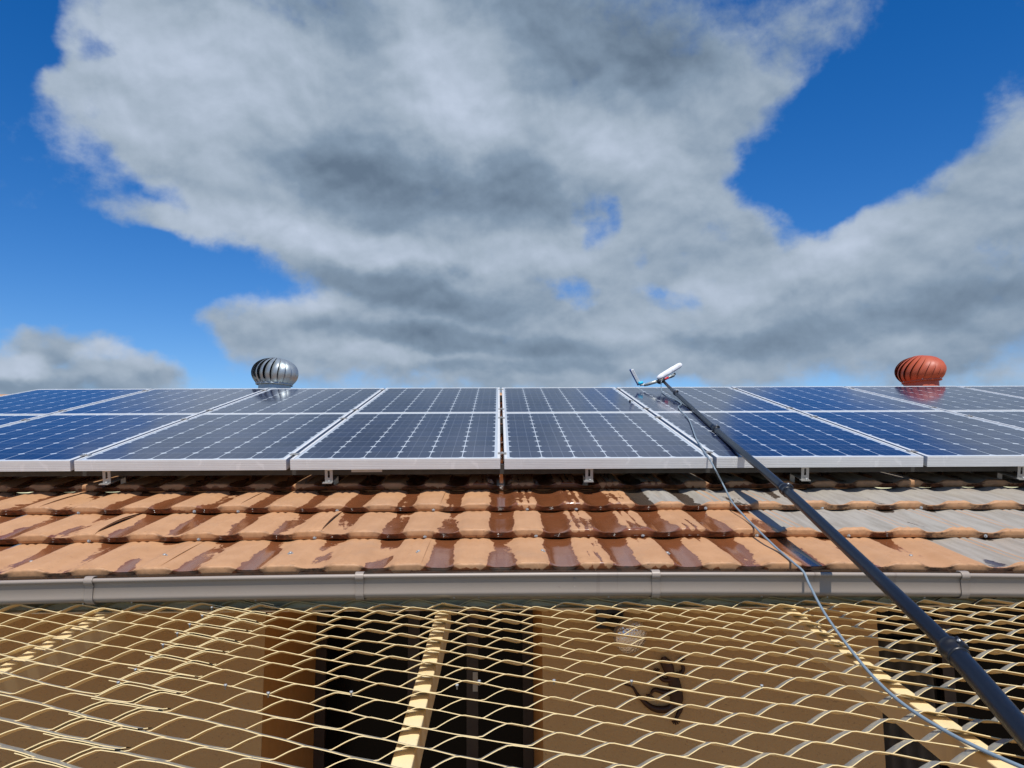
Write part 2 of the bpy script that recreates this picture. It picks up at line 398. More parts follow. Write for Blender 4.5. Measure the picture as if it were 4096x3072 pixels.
M_CREAM = cream_mat('cream_enamel', (.85, .66, .33), .35, True)
M_BEAM = cream_mat('cream_enamel_beam', (.80, .64, .35), .6)
def stucco():
    m, g_, b = newmat('ochre_stucco'); co = objco(g_)
    n = g_.noise(co, 3, 6, .6); c = g_.mix(n, (.45, .275, .108), (.54, .340, .145))
    pits = g_.ss(g_.noise(g_.mapping(co, (1, 1, 1.6)), 75, 3, .6), .62, .70)
    c = g_.mix(g_.m('MULTIPLY', pits, .5), c, (.22, .13, .06))
    g_.l(c, b.inputs['Base Color']); b.inputs['Roughness'].default_value = .9
    bump(g_, b, g_.noise(co, 90, 5, .6), .8, .004)
    return m
M_WALL = stucco()
M_WOOD = mat('dark_wood_frame', (.035, .018, .010), .45, sc=8)
M_JAMB = mat('orange_painted_plaster', (.60, .30, .085), .8, bs=.3)
M_FASC = mat('white_fascia_board', (.62, .55, .40), .6, dirt=(.25, .20, .12), dirt_amt=.7, dsc=8)
M_PANE = mat('dark_window_glass', (.003, .003, .003), .15, spec=.12)
M_ROOM = mat('dark_interior', (.006, .005, .004), .95, spec=.1)
M_CURT = mat('grey_curtain_cloth', (.07, .058, .042), .9)
M_FLOOR = mat('courtyard_paving', (.25, .158, .075), .8, dirt=(.15, .10, .05), sc=4)
M_BLACK = mat('matt_black_carbon_tube', (.008, .010, .014), .34, sc=120, bs=.15)
M_BLK2 = mat('black_plastic_clamp', (.012, .012, .013), .35)
M_HOSE = mat('pale_blue_hose', (.20, .26, .30), .35, sc=30)
M_FLEECE = mat('white_fleece', (.78, .79, .80), .95, sc=160, bs=1.0, dirt=(.4, .4, .4), dirt_amt=.5, dsc=20)
M_WHITEP = mat('white_plastic', (.75, .76, .74), .4)
M_BLUEP = mat('dark_blue_rubber', (.01, .05, .20), .45)
M_CYAN = mat('cyan_plastic', (.02, .50, .75), .4)
M_RED = mat('red_plastic', (.55, .02, .02), .4)
M_GREYT = mat('grey_metal_bar', (.42, .44, .40), .4, .4)
M_LAMP = mat('grey_lamp_housing', (.30, .30, .29), .4)
def lamp_glass():
    m, g_, b = newmat('pressed_lamp_glass'); co = objco(g_)
    b.inputs['Base Color'].default_value = (.85, .84, .80, 1); b.inputs['Roughness'].default_value = .16; b.inputs['Metallic'].default_value = .85
    ck = g_.n('ShaderNodeTexVoronoi'); g_.l(co, ck.inputs['Vector']); ck.inputs['Scale'].default_value = 110
    bump(g_, b, ck.outputs['Distance'], .6, .006); return m
M_LGL = lamp_glass()
M_GECK = mat('dark_bronze_ornament', (.045, .02, .010), .4, .5, dirt=(.12, .05, .03), sc=60)
def vent_mat(name, a, b_, metal, rough):
    m, g_, b = newmat(name); co = objco(g_)
    c = g_.mix(g_.noise(co, 9, 5, .6), a, b_); g_.l(c, b.inputs['Base Color'])
    b.inputs['Metallic'].default_value = metal
    g_.l(g_.ss(g_.noise(co, 12, 4, .6), .3, .7, rough*.75, rough*1.3, 'LINEAR'), b.inputs['Roughness'])
    bump(g_, b, g_.noise(co, 14, 3, .5), .25, .003); return m
M_GALV = vent_mat('bright_galvanised_steel', (.26, .31, .33), (.36, .41, .43), .6, .42)
M_REDV = vent_mat('terracotta_vent_paint', (.38, .072, .030), (.44, .095, .042), 0.0, .5)

# ------------------------------------------------------------------ ground
gm = MB(); gm.grid([[Vector((x, y, 0)) for x in (-400, -20, 0, 20, 400)] for y in (-400, -20, 0, 20, 1500)], False)
go = gm.build('ground', M_FLOOR); go['kind'] = 'structure'

# ------------------------------------------------------------------ the house
WZ = 3.10                                        # depth of the front wall
house = empty('house', (0, 3.2, 0), 'ochre stucco house under a tan metal tile roof with solar panels', 'house')
PERIOD = .2125; TR0 = .2185; PITCHT = .411
NOSES = [(3.946-3.84)/cos(R(5.6)) + .0 - PITCHT*k for k in (3, 2, 1, 0)]   # t of the four visible noses, lowest first
SEAMS = {0: [-3.3, -2.35, -1.145, -.265, .600, 1.005, 2.0, 2.9], 1: [-2.9, -2.38, -1.556, -.69, .167, .985, 1.43, 1.87, 2.8], 2: [-3.5, -2.9, -2.0, -1.13, -.26, .33, 1.02, 1.46, 2.3, 3.2],
         3: [-3.0, -1.93, -.95, -.1, .99, 1.90, 2.8]}
LIFT = {(1, -1.556): .016, (1, -.69): .014, (1, -.69): .013}
def bow(X, t):
    return -.015*(X/1.7)**2*sst(-t, -.1, 1.2)
def crest(X):
    p = ((X-TR0)/PERIOD) % 1.0                   # 0 at the trough
    c = .5-.5*cos(2*pi*p)
    return sst(c, 0.02, .80)
def rib(X):
    p = ((X-TR0)/PERIOD) % 1.0 - .5
    d = abs(abs(p)-.075)
    return -max(0, 1-d/.045)**1.0
tb = MB(); A = {'trough': [], 'wet': [], 'grey': [], 'nose': [], 'tint': []}
GREY0 = {0: 1.66, 1: 1.08, 2: .58, 3: .5}
def tile_sheet(row, tn, x0, x1, lift, dx=.0106, full_=True):
    tint = random.random()
    n = max(2, int((x1-x0)/dx)); xs = [x0+(x1-x0)*k/n for k in range(n+1)]
    ss_ = [0, .008, .02, .04, .07, .12, .2, .3, .42, .55, .68, .8, .9, 1.0, 1.12] if full_ else [0, .03, .1, .4, .7, 1.0, 1.1]
    def hgt(x, s):
        amp = .0195 + (.0115-.0195)*min(1, s)
        c = crest(x)
        h = .034*(1-s) + amp*(c-.55) + rib(x)*.0048*min(1, s/.04+.2)
        if s < .05: h -= .0035*(1-s/.05)**2*c
        e = sst(x, x1-.11, x1); h += lift*e*(.25+.75*sin(pi*min(1, s)))*(.6 if s < .05 else 1)
        st_ = sst(x, x0+.03, x0); h -= .0025*st_
        h += .0012*sin(x*7.3+row*2)+.0008*sin(x*17.7+row)
        return h
    def attrs(x, s, nose, nose_q=0):
        c = crest(x); A['trough'].append(1-c)
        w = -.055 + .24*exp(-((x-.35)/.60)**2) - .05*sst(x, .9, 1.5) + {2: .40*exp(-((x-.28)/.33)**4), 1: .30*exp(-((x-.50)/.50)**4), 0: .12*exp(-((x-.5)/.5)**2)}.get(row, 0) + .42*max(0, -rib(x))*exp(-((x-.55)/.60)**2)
        if row >= 3: w += .28  # shade under the panels, painted in as extra wetness
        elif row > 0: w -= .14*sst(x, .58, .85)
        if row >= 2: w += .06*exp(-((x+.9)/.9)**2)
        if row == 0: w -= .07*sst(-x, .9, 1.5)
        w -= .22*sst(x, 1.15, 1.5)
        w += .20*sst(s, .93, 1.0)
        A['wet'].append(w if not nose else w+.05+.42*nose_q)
        g0 = GREY0.get(row, .5)
        A['grey'].append(0 if nose else sst(x, g0-.02, g0+.05)*(1-.8*sst(-abs(s-.5), -.5, -.47)*0) * (1-.75*max(0, -rib(x))) * (1-sst(.10, 0, .1)*(1 if s < .03 else 0)))
        A['tint'].append(tint)
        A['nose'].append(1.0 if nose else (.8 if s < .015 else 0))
    rows = []
    for s in ss_:
        rows.append([rt_(x, tn + s*PITCHT, hgt(x, s) + bow(x, tn+s*PITCHT)) for x in xs])
    tb.grid(rows, True)
    for s in ss_:
        for x in xs: attrs(x, s, False)
    # rolled nose, going down to just above the tile below
    rows = []; prof = [(0.0, 0.0), (-.0040, .06), (-.0058, .22), (-.0065, .6), (-.0060, 1.0), (.020, 1.0)]
    for dt, q in prof:
        r = []
        for x in xs:
            c = crest(x); top = hgt(x, 0); bot = .0045 + .006*(c-.5)
            d = dt*(.35+.65*c) + (1-c)*.010*min(1, q*2.2)
            r.append(rt_(x, tn + d, top + (bot-top)*q + bow(x, tn)))
        rows.append(r)
    tb.grid(rows[::-1], True)
    for _, q in prof[::-1]:
        for x in xs: attrs(x, 0, True, sst(q, .1, .9))
    # exposed side edge at the right end
    rr = [[rt_(x1, tn+s*PITCHT, hgt(x1, s)+bow(x1, tn)) for s in ss_], [rt_(x1, tn+s*PITCHT, hgt(x1, s)-.004-.0*lift+bow(x1, tn)) for s in ss_]]
    tb.grid(rr, False)
    for _ in (0, 1):
        for s in ss_: attrs(x1, s, True)
XL, XR = -4.9, 5.0
for row in range(12):
    tn = NOSES[0] + PITCHT*row
    seams = [x for x in SEAMS.get(row, []) if XL < x < XR] or [XL+.6+((row*.37) % .85)+.85*k for k in range(11)]
    ed = [XL]+seams+[XR]
    for i in range(len(ed)-1):
        l_ = LIFT.get((row, ed[i+1]), .0035+.003*random.random())
        tile_sheet(row, tn, ed[i]-(.03 if i else 0), ed[i+1], l_, full_=row < 4, dx=.0106 if row < 4 else .0177)
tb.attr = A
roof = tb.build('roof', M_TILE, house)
roof['label'] = 'tan metal tile roof with dark wet streaks and a grey right side'
# ridge capping and the far slope
tR = NOSES[0]+PITCHT*12
rb_ = MB()
back = Vector((0, cos(R(SL)), -sin(R(SL))))
rid = []
for k in range(9):
    a = pi*k/8; rid.append([rt_(x, tR, .01) + Vector((0, .11-.11*cos(a)-.11, .07*sin(a))) for x in (XL, 0, XR)])
rb_.grid(rid, True)
rb_.build('ridge_cap', M_TILE, house)
bk = MB(); p0, p1 = rt_(XL, tR, 0), rt_(XR, tR, 0)
bk.quad(p0, p0+back*6, p1+back*6, p1); bk.build('rear_roof_slope', M_TILE, house)

# screws in the noses and near the eave
def screw(p, d, sub, r=.0055):
    s = MB(); d = Vector(d).normalized()
    s.tube([p, p+d*.002], r*1.5, 10); s.tube([p+d*.002, p+d*.007], [r, r*.8], 6)
    o = s.build('screw', M_STEEL, roof); return o
for row, xs_ in ((2, [-1.83, -1.14, -1.33+.0, -.71, -.29, .12, .335, .905, 1.42, 1.86]), (1, [-1.58, -1.16, -.715, -.29, .14, .555, 1.0, 1.36, 1.90])):
    for x in xs_:
        tn = NOSES[row]; screw(rt_(x, tn-.005, .013+bow(x, tn)), -dS*.9+nS*.3, None, .0045)
for x in [-1.66, -1.19, -.745, -.29, .152, .60, 1.48]:
    tn = NOSES[0]; s_ = .16
    screw(rt_(x, tn+s_, .030*(1-s_/PITCHT)+.0175*(crest(x)-.55)+bow(x, tn)+.001), nS, None, .007)

# front wall, door recess, right-hand opening
gyy_ = P(2000, 2290, 2.655).y; YW = P(2000, 2500, WZ).y; YB = YW+.96
XA, XB, XC = -.895, .160, 1.452
ztop = P(2000, 2432, 2.81).z + .03
wb = MB()
wb.abox(-6, XA, YW, YW+.2, 0, ztop+.02)
wb.abox(XB, XC, YW, YW+.2, 0, ztop+.02)
wb.build('front_wall', M_WALL, house)
jb = MB()
jb.abox(XA-.2, XA-.003, YW+.203, YB, 0, ztop+.02)      # return walls of the recessed doorway
jb.quad(Vector((XA+.0005, YW+.002, 0)), Vector((XA+.0005, YB, 0)), Vector((XA+.0005, YB, ztop)), Vector((XA+.0005, YW+.002, ztop)))
jb.abox(XB+.003, XB+.2, YW+.203, YB, 0, ztop+.02)
jb.quad(Vector((XB-.0005, YB, 0)), Vector((XB-.0005, YW+.002, 0)), Vector((XB-.0005, YW+.002, ztop)), Vector((XB-.0005, YB, ztop)))
jb.build('door_recess_wall', M_JAMB, house)
rm = MB()
rm.abox(-6, 6, YB+1.6, YB+1.7, 0, ztop+.3); rm.abox(-6, 6, YB+.1, YB+1.6, 0, .02)
rm.build('interior_wall', M_ROOM, house)
bw = MB(); bw.abox(XC+.003, 6, YB+.02, YB+.1, 0, ztop+.02); bw.abox(-6, XA-.2, YB, YB+.1, 0, ztop); bw.abox(XB+.2, XC, YB, YB+.1, 0, ztop)
bw.build('rear_wall', M_ROOM, house)
sf = MB(); sf.abox(-6, 6, gyy_+.18, YB+.1, ztop+.021, ztop+.04); sf.build('soffit', M_FASC, house)
def glazed(name, x0, x1, y, mull, lab=None):
    d = MB(); hz = ztop
    d.abox(x0, x0+.05, y-.03, y+.03, 0, hz); d.abox(x1-.05, x1, y-.03, y+.03, 0, hz)
    for q in mull: d.abox(q-.028, q+.028, y-.035, y+.03, 0, hz)
    d.abox(x0+.05, x1-.05, y-.025, y+.025, hz-.07, hz-.001)
    o = d.build(name, M_WOOD, house)
    if lab: o['label'] = lab
    e_ = MB(); e_.quad(Vector((x0, y, 0)), Vector((x1, y, 0)), Vector((x1, y, hz)), Vector((x0, y, hz))); e_.build('pane', M_PANE, o)
    return o
d1 = glazed('glazed_door', XA+.002, XB-.002, YB-.05, [-.42, -.135], 'dark glazed door set back in the recess')
dl = MB(); q = P(1904, 2705, 4.02); dl.abox(q.x-.012, q.x+.012, YB-.095, YB-.086, q.z-.045, q.z+.045); lo = dl.build('latch', M_BRACK, d1)
d2 = glazed('window', XC+.002, 4.2, YB-.12, [1.72, 2.15, 2.6], 'dark window on the right with a grey curtain')
cu = MB()
rows = [[Vector((1.72+.35*k/24, YB-.16+.012*sin(k*1.3), z_)) for k in range(25)] for z_ in (.6, ztop-.35)]
cu.grid(rows, True); cu.build('curtain', M_CURT, d2)

# fascia and gutter
fa = MB(); GY = P(2000, 2290, 2.655); gyy = GY.y
fa.abox(-5, 5, gyy+.155, gyy+.175, P(2000, 2432, 2.81).z, GY.z-.02)
fa.abox(-5, 5, gyy+.148, gyy+.1549, P(2000, 2411, 2.80).z, P(2000, 2408, 2.8).z)
fa.build('fascia_board', M_FASC, house)
gt = MB(); prof = []
hgt_g = .080
def gut_profile(o=0.0):
    pr = []
    for k in range(11):                          # bead rolled outwards at the lip
        a = R(300-k*33); pr.append((-.0035+.0125*cos(a), -.0115+.0125*sin(a)))
    pr = [(-.0035+.0125*cos(R(140-k*32)), -.0115+.0125*sin(R(140-k*32))) for k in range(-1, 8)][::1]
    pr = [(.005, -.006)] + [(-.0045+.0085*cos(R(50+k*27)), -.0075+.0075*sin(R(50+k*27))) for k in range(9)] + [(.0, -.018), (-.0015, -.060)]
    for k in range(9):
        a = R(180+k*11); pr.append((.0285+.030*cos(a), -.063+.018*sin(a)))
    pr += [(.07, -.081), (.100, -.080), (.106, -.072), (.106, -.0)]
    return pr
rows = []
pr = gut_profile()
NX = 121
for y_, z_ in pr:
    rows.append([Vector((-5+10*k/(NX-1), gyy+y_, GY.z + z_ + bow(-5+10*k/(NX-1), -1.2) + .0012*sin(k*.9)*0)) for k in range(NX)])
gt.grid(rows, True)
gut = gt.build('gutter', M_GUT, house)
gut['label'] = 'taupe metal rain gutter running along the eave'
gs = gut.modifiers.new('thickness', 'SOLIDIFY'); gs.thickness = .0012; gs.offset = 1
for px_ in (371, 1440, 2624, 3872):
    X = (px_-2000)*2.65/F; st = MB(); w = .0135; rows = []
    out_ = .0022
    for y_, z_ in [(.020, -.0035), (.016, .003), (.004, .0032), (-.0045, .0030), (-.0115, -.001), (-.0155, -.0080), (-.0120, -.0155), (-.0065, -.0185), (-.0028, -.022), (-.0045, -.060)] + [(.0285-(.030+.0028)*cos(R(k*11)), -.063-(.0205)*sin(R(k*11))) for k in range(1, 8)] + [(.07, -.0838)]:
        rows.append([Vector((X+s_*w, gyy+y_, GY.z+z_+bow(X, -1.2))) for s_ in (-1, -.9, .9, 1)])
    st.grid(rows, True); so_ = st.build('gutter_strap', M_GUT, gut)
    md = so_.modifiers.new('thickness', 'SOLIDIFY'); md.thickness = .0030; md.offset = -1
for y_ in (2315, 2346):
    p = P(2298, y_, 2.655); s = MB(); s.tube([p+Vector((0, .004, 0)), p+Vector((0, -.0035, 0))], [.004, .0028], 8); s.build('rivet', M_GUT, gut)
# drips hanging off the bottom of the gutter
M_WATER = mat('water', (.5, .5, .5), .03, 0, spec=1.0)
for k in range(14):
    X = -1.6+3.2*random.random(); z0 = GY.z-.0825+bow(X, -1.2); dr = MB()
    dr.lathe([(0.0004, -.005), (.0022, -.004), (.0028, -.002), (.0018, .001)], 8, Matrix.Translation((X, gyy+.030+random.random()*.02, z0)))
    dr.build('water_drop', M_WATER, gut)

# ------------------------------------------------------------------ solar panels
PW, PL, PT = .992, 1.650, .050; HP = .905-.7266   # glass top above the tile base plane
def panel_proto():
    root = empty('solar_panel', (0, 0, 0), '', 'solar panel', 'solar panels on the tile roof')
    f = MB(); lip = .013; 
    f.abox(0, PW, 0, .002, -PT, 0)                                  # front web
    f.abox(0, PW, PL-.002, PL, -PT, 0)
    f.abox(0, .002, .0022, PL-.0022, -PT, 0); f.abox(PW-.002, PW, .0022, PL-.0022, -PT, 0)
    f.abox(.0022, PW-.0022, .0022, lip, -.004, -.0001); f.abox(.0022, PW-.0022, PL-lip, PL-.0022, -.004, -.0001)
    f.abox(.0022, lip, lip, PL-lip, -.004, -.0001); f.abox(PW-lip, PW-.0022, lip, PL-lip, -.004, -.0001)
    f.abox(.0022, PW-.0022, .0022, .03, -PT, -PT+.002); f.abox(.0022, PW-.0022, PL-.03, PL-.0022, -PT, -PT+.002)
    for k in (1, 2, 3, 4, 5):                                       # fine extrusion grooves stand proud of the front web
        z_ = -.0083*k; f.abox(.0, PW, -.0006, .0, z_-.0008, z_+.0004)
    fo = f.build('frame', M_ALU, root)
    g1 = MB(); g1.quad(Vector((lip-.002, lip-.002, -.0022)), Vector((PW-lip+.002, lip-.002, -.0022)), Vector((PW-lip+.002, PL-lip+.002, -.0022)), Vector((lip-.002, PL-lip+.002, -.0022)))
    g1.build('glass', M_GLASS, root)
    b1 = MB(); b1.quad(Vector((lip, PL-lip, -.008)), Vector((PW-lip, PL-lip, -.008)), Vector((PW-lip, lip, -.008)), Vector((lip, lip, -.008)))
    b1.build('backsheet', mat('white_backsheet', (.6, .6, .6), .6), root)
    return root
proto = panel_proto()
kids = [c for c in bpy.data.objects if c.parent == proto]
PITX = 1.0115; X00 = .0125
names_lo = {-4: 'solar panel in the front row at the extreme left edge, only a wedge showing', -3: 'solar panel in the front row, cut by the left edge of the photo',
  -2: 'solar panel in the front row, second to the left of the centre gap', -1: 'solar panel in the front row just left of the wide centre gap',
  0: 'solar panel in the front row just right of the wide centre gap', 1: 'solar panel in the front row that the black pole leans across',
  2: 'solar panel in the front row, first one wholly right of the black pole', 3: 'solar panel at the right end of the front row, cut by the right edge'}
names_up = {-4: 'solar panel at the left end of the rear row, its outer corner against the sky', -3: 'solar panel in the rear row whose right corner stops just before the silver roof vent',
  -2: 'solar panel in the rear row carrying the reflection of the silver roof vent', -1: 'solar panel in the rear row just left of the centre gap', 0: 'solar panel in the rear row just right of the centre gap',
  1: 'solar panel in the rear row under the white window washer head', 2: 'solar panel in the rear row between the washer head panel and the red vent panel',
  3: 'solar panel in the rear row below the red roof vent', 4: 'solar panel at the right end of the rear row, only a corner showing'}
first = True
def copy_thing(root, kids_):
    r_ = root.copy(); COL.objects.link(r_)
    for c in kids_:
        d = c.copy(); COL.objects.link(d); d.parent = r_
    return r_
def at_roof(o, X, t, h):
    o.location = rt_(X, t, h); o.rotation_euler = (R(SL), 0, 0)
for row, nm in ((0, names_lo), (1, names_up)):
    for n_, lab in nm.items():
        o = proto if first else copy_thing(proto, kids); first = False
        gap = (.010 if n_ >= 0 else -.000)
        jit = random.uniform(-.0012, .0012)
        at_roof(o, X00 + n_*PITX + (PITX-PW)/2, row*(PL+.008), HP + jit); tag(o, lab, 'solar panel', 'solar panels on the tile roof')
# rails, clamps, roof hooks
def rail(t, lab):
    o = empty('mounting_rail', (0, 0, 0), lab, 'rail', 'aluminium rails under the solar panels'); at_roof(o, 0, t, 0)
    m_ = MB(); m_.world = False
    x0, x1 = X00-4*PITX-.05, X00+5*PITX+.05
    z1 = HP-PT-.001
    for a, b, c, d in ((0, .034, z1-.006, z1), (0, .004, z1-.040, z1-.0062), (.030, .034, z1-.040, z1-.0062), (0, .034, z1-.046, z1-.0402)):
        m_.abox(x0, x1, a, b, c, d)
    b_ = m_.build('rail_bar', M_RAIL, o)
    return o, z1
def local_box(parent, name, boxes, mat_, bev=0):
    m_ = MB(); m_.world = False
    for b in boxes: m_.abox(*b)
    return m_.build(name, mat_, parent, bev)
rail_t = [(.11, 'mounting rail just behind the front edge of the solar panels'), (1.36, 'mounting rail under the upper part of the front panel row'), (1.80, 'mounting rail under the lower part of the rear panel row'), (3.12, 'mounting rail nearest the ridge, under the top of the rear row')]
for k, (t, lab) in enumerate(rail_t):
    o, z1 = rail(t, lab)
    for n_ in range(-3, 5):
        cx = X00+n_*PITX + .0
        y_ = .0
        local_box(o, 'clamp', [(cx-.021, cx+.021, y_, y_+.035, HP+.0015, HP+.0045), (cx-.008, cx-.0055, y_, y_+.035, HP-.035, HP+.0014), (cx+.0055, cx+.008, y_, y_+.035, HP-.035, HP+.0014)], M_BRACK)
        m_ = MB(); m_.world = False; m_.tube([(cx, y_+.017, HP+.0046), (cx, y_+.017, HP+.009)], .005, 6); m_.build('bolt', M_STEEL, o)
    if k == 0:
        local_box(o, 'splice_plate', [((1408-2000)*3.86/F, (1530-2000)*3.86/F, -.092, -.087, z1-.014, z1-.002)], M_BRACK)
for k, px_ in enumerate((438, 1318, 2359, 3230, 4110)):
    X = (px_-2000)*3.86/F
    labs = ['roof hook under the panels at far left', 'roof hook under the panels, left of the centre gap', 'roof hook under the panels, right of the centre gap', 'roof hook under the panels, just right of the black pole', 'roof hook under the panels at the right edge']
    o = empty('roof_hook', (0, 0, 0), labs[k], 'bracket', 'metal hooks holding the front rail'); at_roof(o, X, .02, 0)
    z1 = HP-PT+.004; w = .0185; zb = .068
    m_ = MB(); m_.world = False                     # plate with a slot, foot bent forward
    for b in ((-w, -.005, -.004, 0, zb, z1), (.005, w, -.004, 0, zb, z1), (-.005, .005, -.004, 0, zb, z1-.045), (-.005, .005, -.004, 0, z1-.012, z1)): m_.abox(*b)
    m_.build('plate', M_BRACK, o)
    local_box(o, 'foot', [(-w-.008, w, -.030, -.0042, zb-.004, zb)], M_BRACK)
    local_box(o, 'arm', [(-.012, .012, -.0035, .16, zb-.0085, zb-.0045), (-.012, .012, .1605, .1645, .004, zb-.0045)], M_BRACK)
    m_ = MB(); m_.world = False; m_.tube([(.003, -.016, zb), (.003, -.016, zb+.008)], .006, 6); m_.build('bolt', M_STEEL, o)

# ------------------------------------------------------------------ turbine vents
def vent(name, px, py, z, Rr, m_, lab, tilt, nf=20, phase=0, skew=.55, flat=.74, fw_=1.0, dep=.1):
    c = P(px, py, z)
    base = Vector((c.x, c.y, 0)); tt = (c - rt_(0, 0, 0)).dot(dS)
    zr = rt_(c.x, tt, 0).z
    o = empty(name, (c.x, c.y, zr), lab, 'roof vent', 'turbine vents behind the panels')
    Mt = Matrix.Translation(c) @ Matrix.Rotation(R(tilt), 4, 'Y')
    f = MB(); NS = 18
    for i in range(nf):
        a0 = 2*pi*i/nf+phase; rows = []
        for j in range(NS+1):
            q = j/NS; lat = R(-42 + 126*q); r_ = Rr*cos(lat)**.80; zz = Rr*flat*sin(lat)
            if r_ < .03: r_ = .03
            row = []
            for k in range(6):
                w_ = k/5; wd = (2*pi/nf)*fw_
                aa = a0 + wd*w_ + skew*sin(lat*.9) + .16*lat*lat
                bul = 1.0 + (w_-.5)*dep*sin(pi*q)**.5 + .012*sin(pi*w_)   # the right edge of each vane stands out
                row.append(Mt @ Vector((r_*bul*cos(aa), r_*bul*sin(aa), zz)))
            rows.append(row)
        f.grid(rows, True)
    fo = f.build('rotor', m_, o)
    n = MB()
    rb = Rr*cos(R(42))**.80; zb = -Rr*flat*sin(R(42))
    co_ = MB(); co_.lathe([(.001, Rr*flat*.86), (Rr*.45, Rr*flat*.72), (Rr*.78, Rr*flat*.25), (Rr*.80, -Rr*flat*.2), (rb*.80, zb)], 24, Mt); co_.build('shade_core', M_BLK2, o)  # black shell added to paint the shade seen between the vanes
    n.lathe([(rb*1.04, zb+.034), (rb*1.0, zb+.010), (rb*1.045, zb-.004), (rb*1.05, zb-.012), (rb*.96, zb-.012)], 48, Mt)
    # pointed teeth where the vanes meet the lower ring
    for i in range(nf):
        a = 2*pi*(i+.3)/nf; wd = 2*pi/nf
        n.v += [Mt @ Vector((rb*1.045*cos(a), rb*1.045*sin(a), zb+.012)), Mt @ Vector((rb*1.045*cos(a+wd), rb*1.045*sin(a+wd), zb+.012)), Mt @ Vector((rb*1.17*cos(a+wd*.15), rb*1.17*sin(a+wd*.15), zb+.052))]
        k = len(n.v); n.f.append((k-3, k-2, k-1)); n.sm.append(False)
    n.build('lower_ring', m_, o)
    k_ = MB(); k_.lathe([(.0001, Rr*flat+.004), (.05, Rr*flat+.002), (.06, Rr*flat-.006)], 24, Mt); k_.build('top_cap', m_, o)
    b = MB(); r1 = rb*.92
    b.lathe([(r1*.96, c.z+zb+.02), (r1, c.z+zb-.018), (r1, zr-.03)], 40, Matrix.Translation((c.x, c.y, 0)))
    b.build('neck', m_, o)
    fl = MB()
    pts = [[Vector((c.x+sx*.3, 0, 0)) + Vector((0, c.y+sy*.3, rt_(0, tt+sy*.3, 0).z+.045)) for sx in (-1, 1)] for sy in (-1, 1)]
    fl.quad(pts[0][0], pts[0][1], pts[1][1], pts[1][0]); fl.build('flashing', m_, o)
    sh = MB(); sh.tube([Mt @ Vector((0, 0, zb)), Mt @ Vector((0, 0, Rr*flat))], .008, 8); sh.build('shaft', m_, o)
    for i in range(6):
        a = 2*pi*(i+.5)/6 + .6; s = MB(); p = Mt @ Vector((rb*1.05*cos(a), rb*1.05*sin(a), zb+.004)); d = (Mt.to_3x3() @ Vector((cos(a), sin(a), 0)))
        s.tube([p, p+d*.006], .005, 6); s.build('rivet', M_STEEL, o)
    return o
vent('turbine_vent', 1100, 1495, 8.0, .214, M_GALV, 'shiny silver turbine roof vent above the left panels', 2, 20, .1, .08, .72, .84, .13)
vent('turbine_vent', 3681, 1484, 8.0, .220, M_REDV, 'terracotta red turbine roof vent above the right panels', -4, 20, .4, .45, .67, 1.06, .12)

# ------------------------------------------------------------------ expanded-metal canopy
Wv = Vector((.002, -.031, .0122))                 # strand width vector: towards the camera and up
LWD, SWD = .2, .0995
def strand_path(u0, u1, vi, ph):
    """corner points of one strand's upper edge as (u, v, h)"""
    pts = []; k0 = int((u0-ph)/LWD)-1; k1 = int((u1-ph)/LWD)+2
    hb = .0038; vb = .0012
    for k in range(k0, k1):
        b = ph+k*LWD
        pts += [(b-.022, vb, hb), (b+.024, -vb, -hb), (b+.1-.002-.024, -SWD/2-Wv.y+vb, -Wv.z+hb), (b+.1-.002+.022, -SWD/2-Wv.y-vb, -Wv.z-hb), (b+.1+.052, (-SWD/2-Wv.y)*.40, -Wv.z*.32+.0010)]
    pts = [Vector(p) for p in pts]
    out_ = []
    for i in range(len(pts)-1):
        a, b = pts[i], pts[i+1]
        out_ += [a*.86+b*.14, a*.5+b*.5, a*.14+b*.86]
    out2 = [p for p in out_ if u0 <= p.x <= u1]
    return out2
def strand_ribbon(mb, path, vi, th=.0018):
    rows = []
    for i, p in enumerate(path):
        a = path[max(0, i-1)]; b = path[min(len(path)-1, i+1)]
        d = (b-a).normalized(); nrm = d.cross(Wv).normalized()
        if nrm.z < 0: nrm = -nrm
        nrm *= th*.5
        c = [p+nrm, p-nrm, p-Wv-nrm, p-Wv+nrm]
        rows.append([mpt(q.x, vi+q.y, q.z) for q in c])
    i0 = len(mb.v); n = len(rows)
    for f_ in range(4):                            # four flat faces with their own vertices
        mb.grid([[r_[f_], r_[(f_+1) % 4]] for r_ in rows], False)
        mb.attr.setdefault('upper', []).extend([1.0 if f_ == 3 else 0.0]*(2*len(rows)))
tM0 = (CAM - CAM)
aM = R(6.2)-PITCH
def mpt(X, z, h):
    t = (z + .0 - .673*sin(aM))/cos(aM)
    return CAM + Vector((X, 0, 0)) + dM*t - nM*(.673-h)
V0, U0 = 2.573, .035
def sheet(lab, ux0, ux1, vz0, vz1, dof=(0, 0, 0), sag=None):
    mb = MB(); i = -40
    for i in range(-40, 14):
        vi = V0 + i*SWD/2
        if not (vz0 <= vi <= vz1): continue
        ph = U0 + (LWD/2 if i % 2 else 0)
        path = [Vector((p.x+dof[0], p.y, p.z+dof[2])) for p in strand_path(ux0, ux1, vi, ph)]
        for p in path:
            p.z += .0018*sin(p.x*9+vi*4)+.0014*sin(p.x*23+vi*31)
            p.y += .0012*sin(p.x*17+vi*11)
        strand_ribbon(mb, path, vi+dof[1])
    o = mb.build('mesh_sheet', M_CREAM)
    return tag(o, lab, 'metal mesh', 'cream expanded metal sheets over the courtyard')
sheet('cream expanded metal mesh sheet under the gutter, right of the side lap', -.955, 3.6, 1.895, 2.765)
sheet('cream expanded metal mesh sheet under the gutter, left of the side lap', -3.4, -.735, 1.895, 2.765, (.005, .004, .0045))
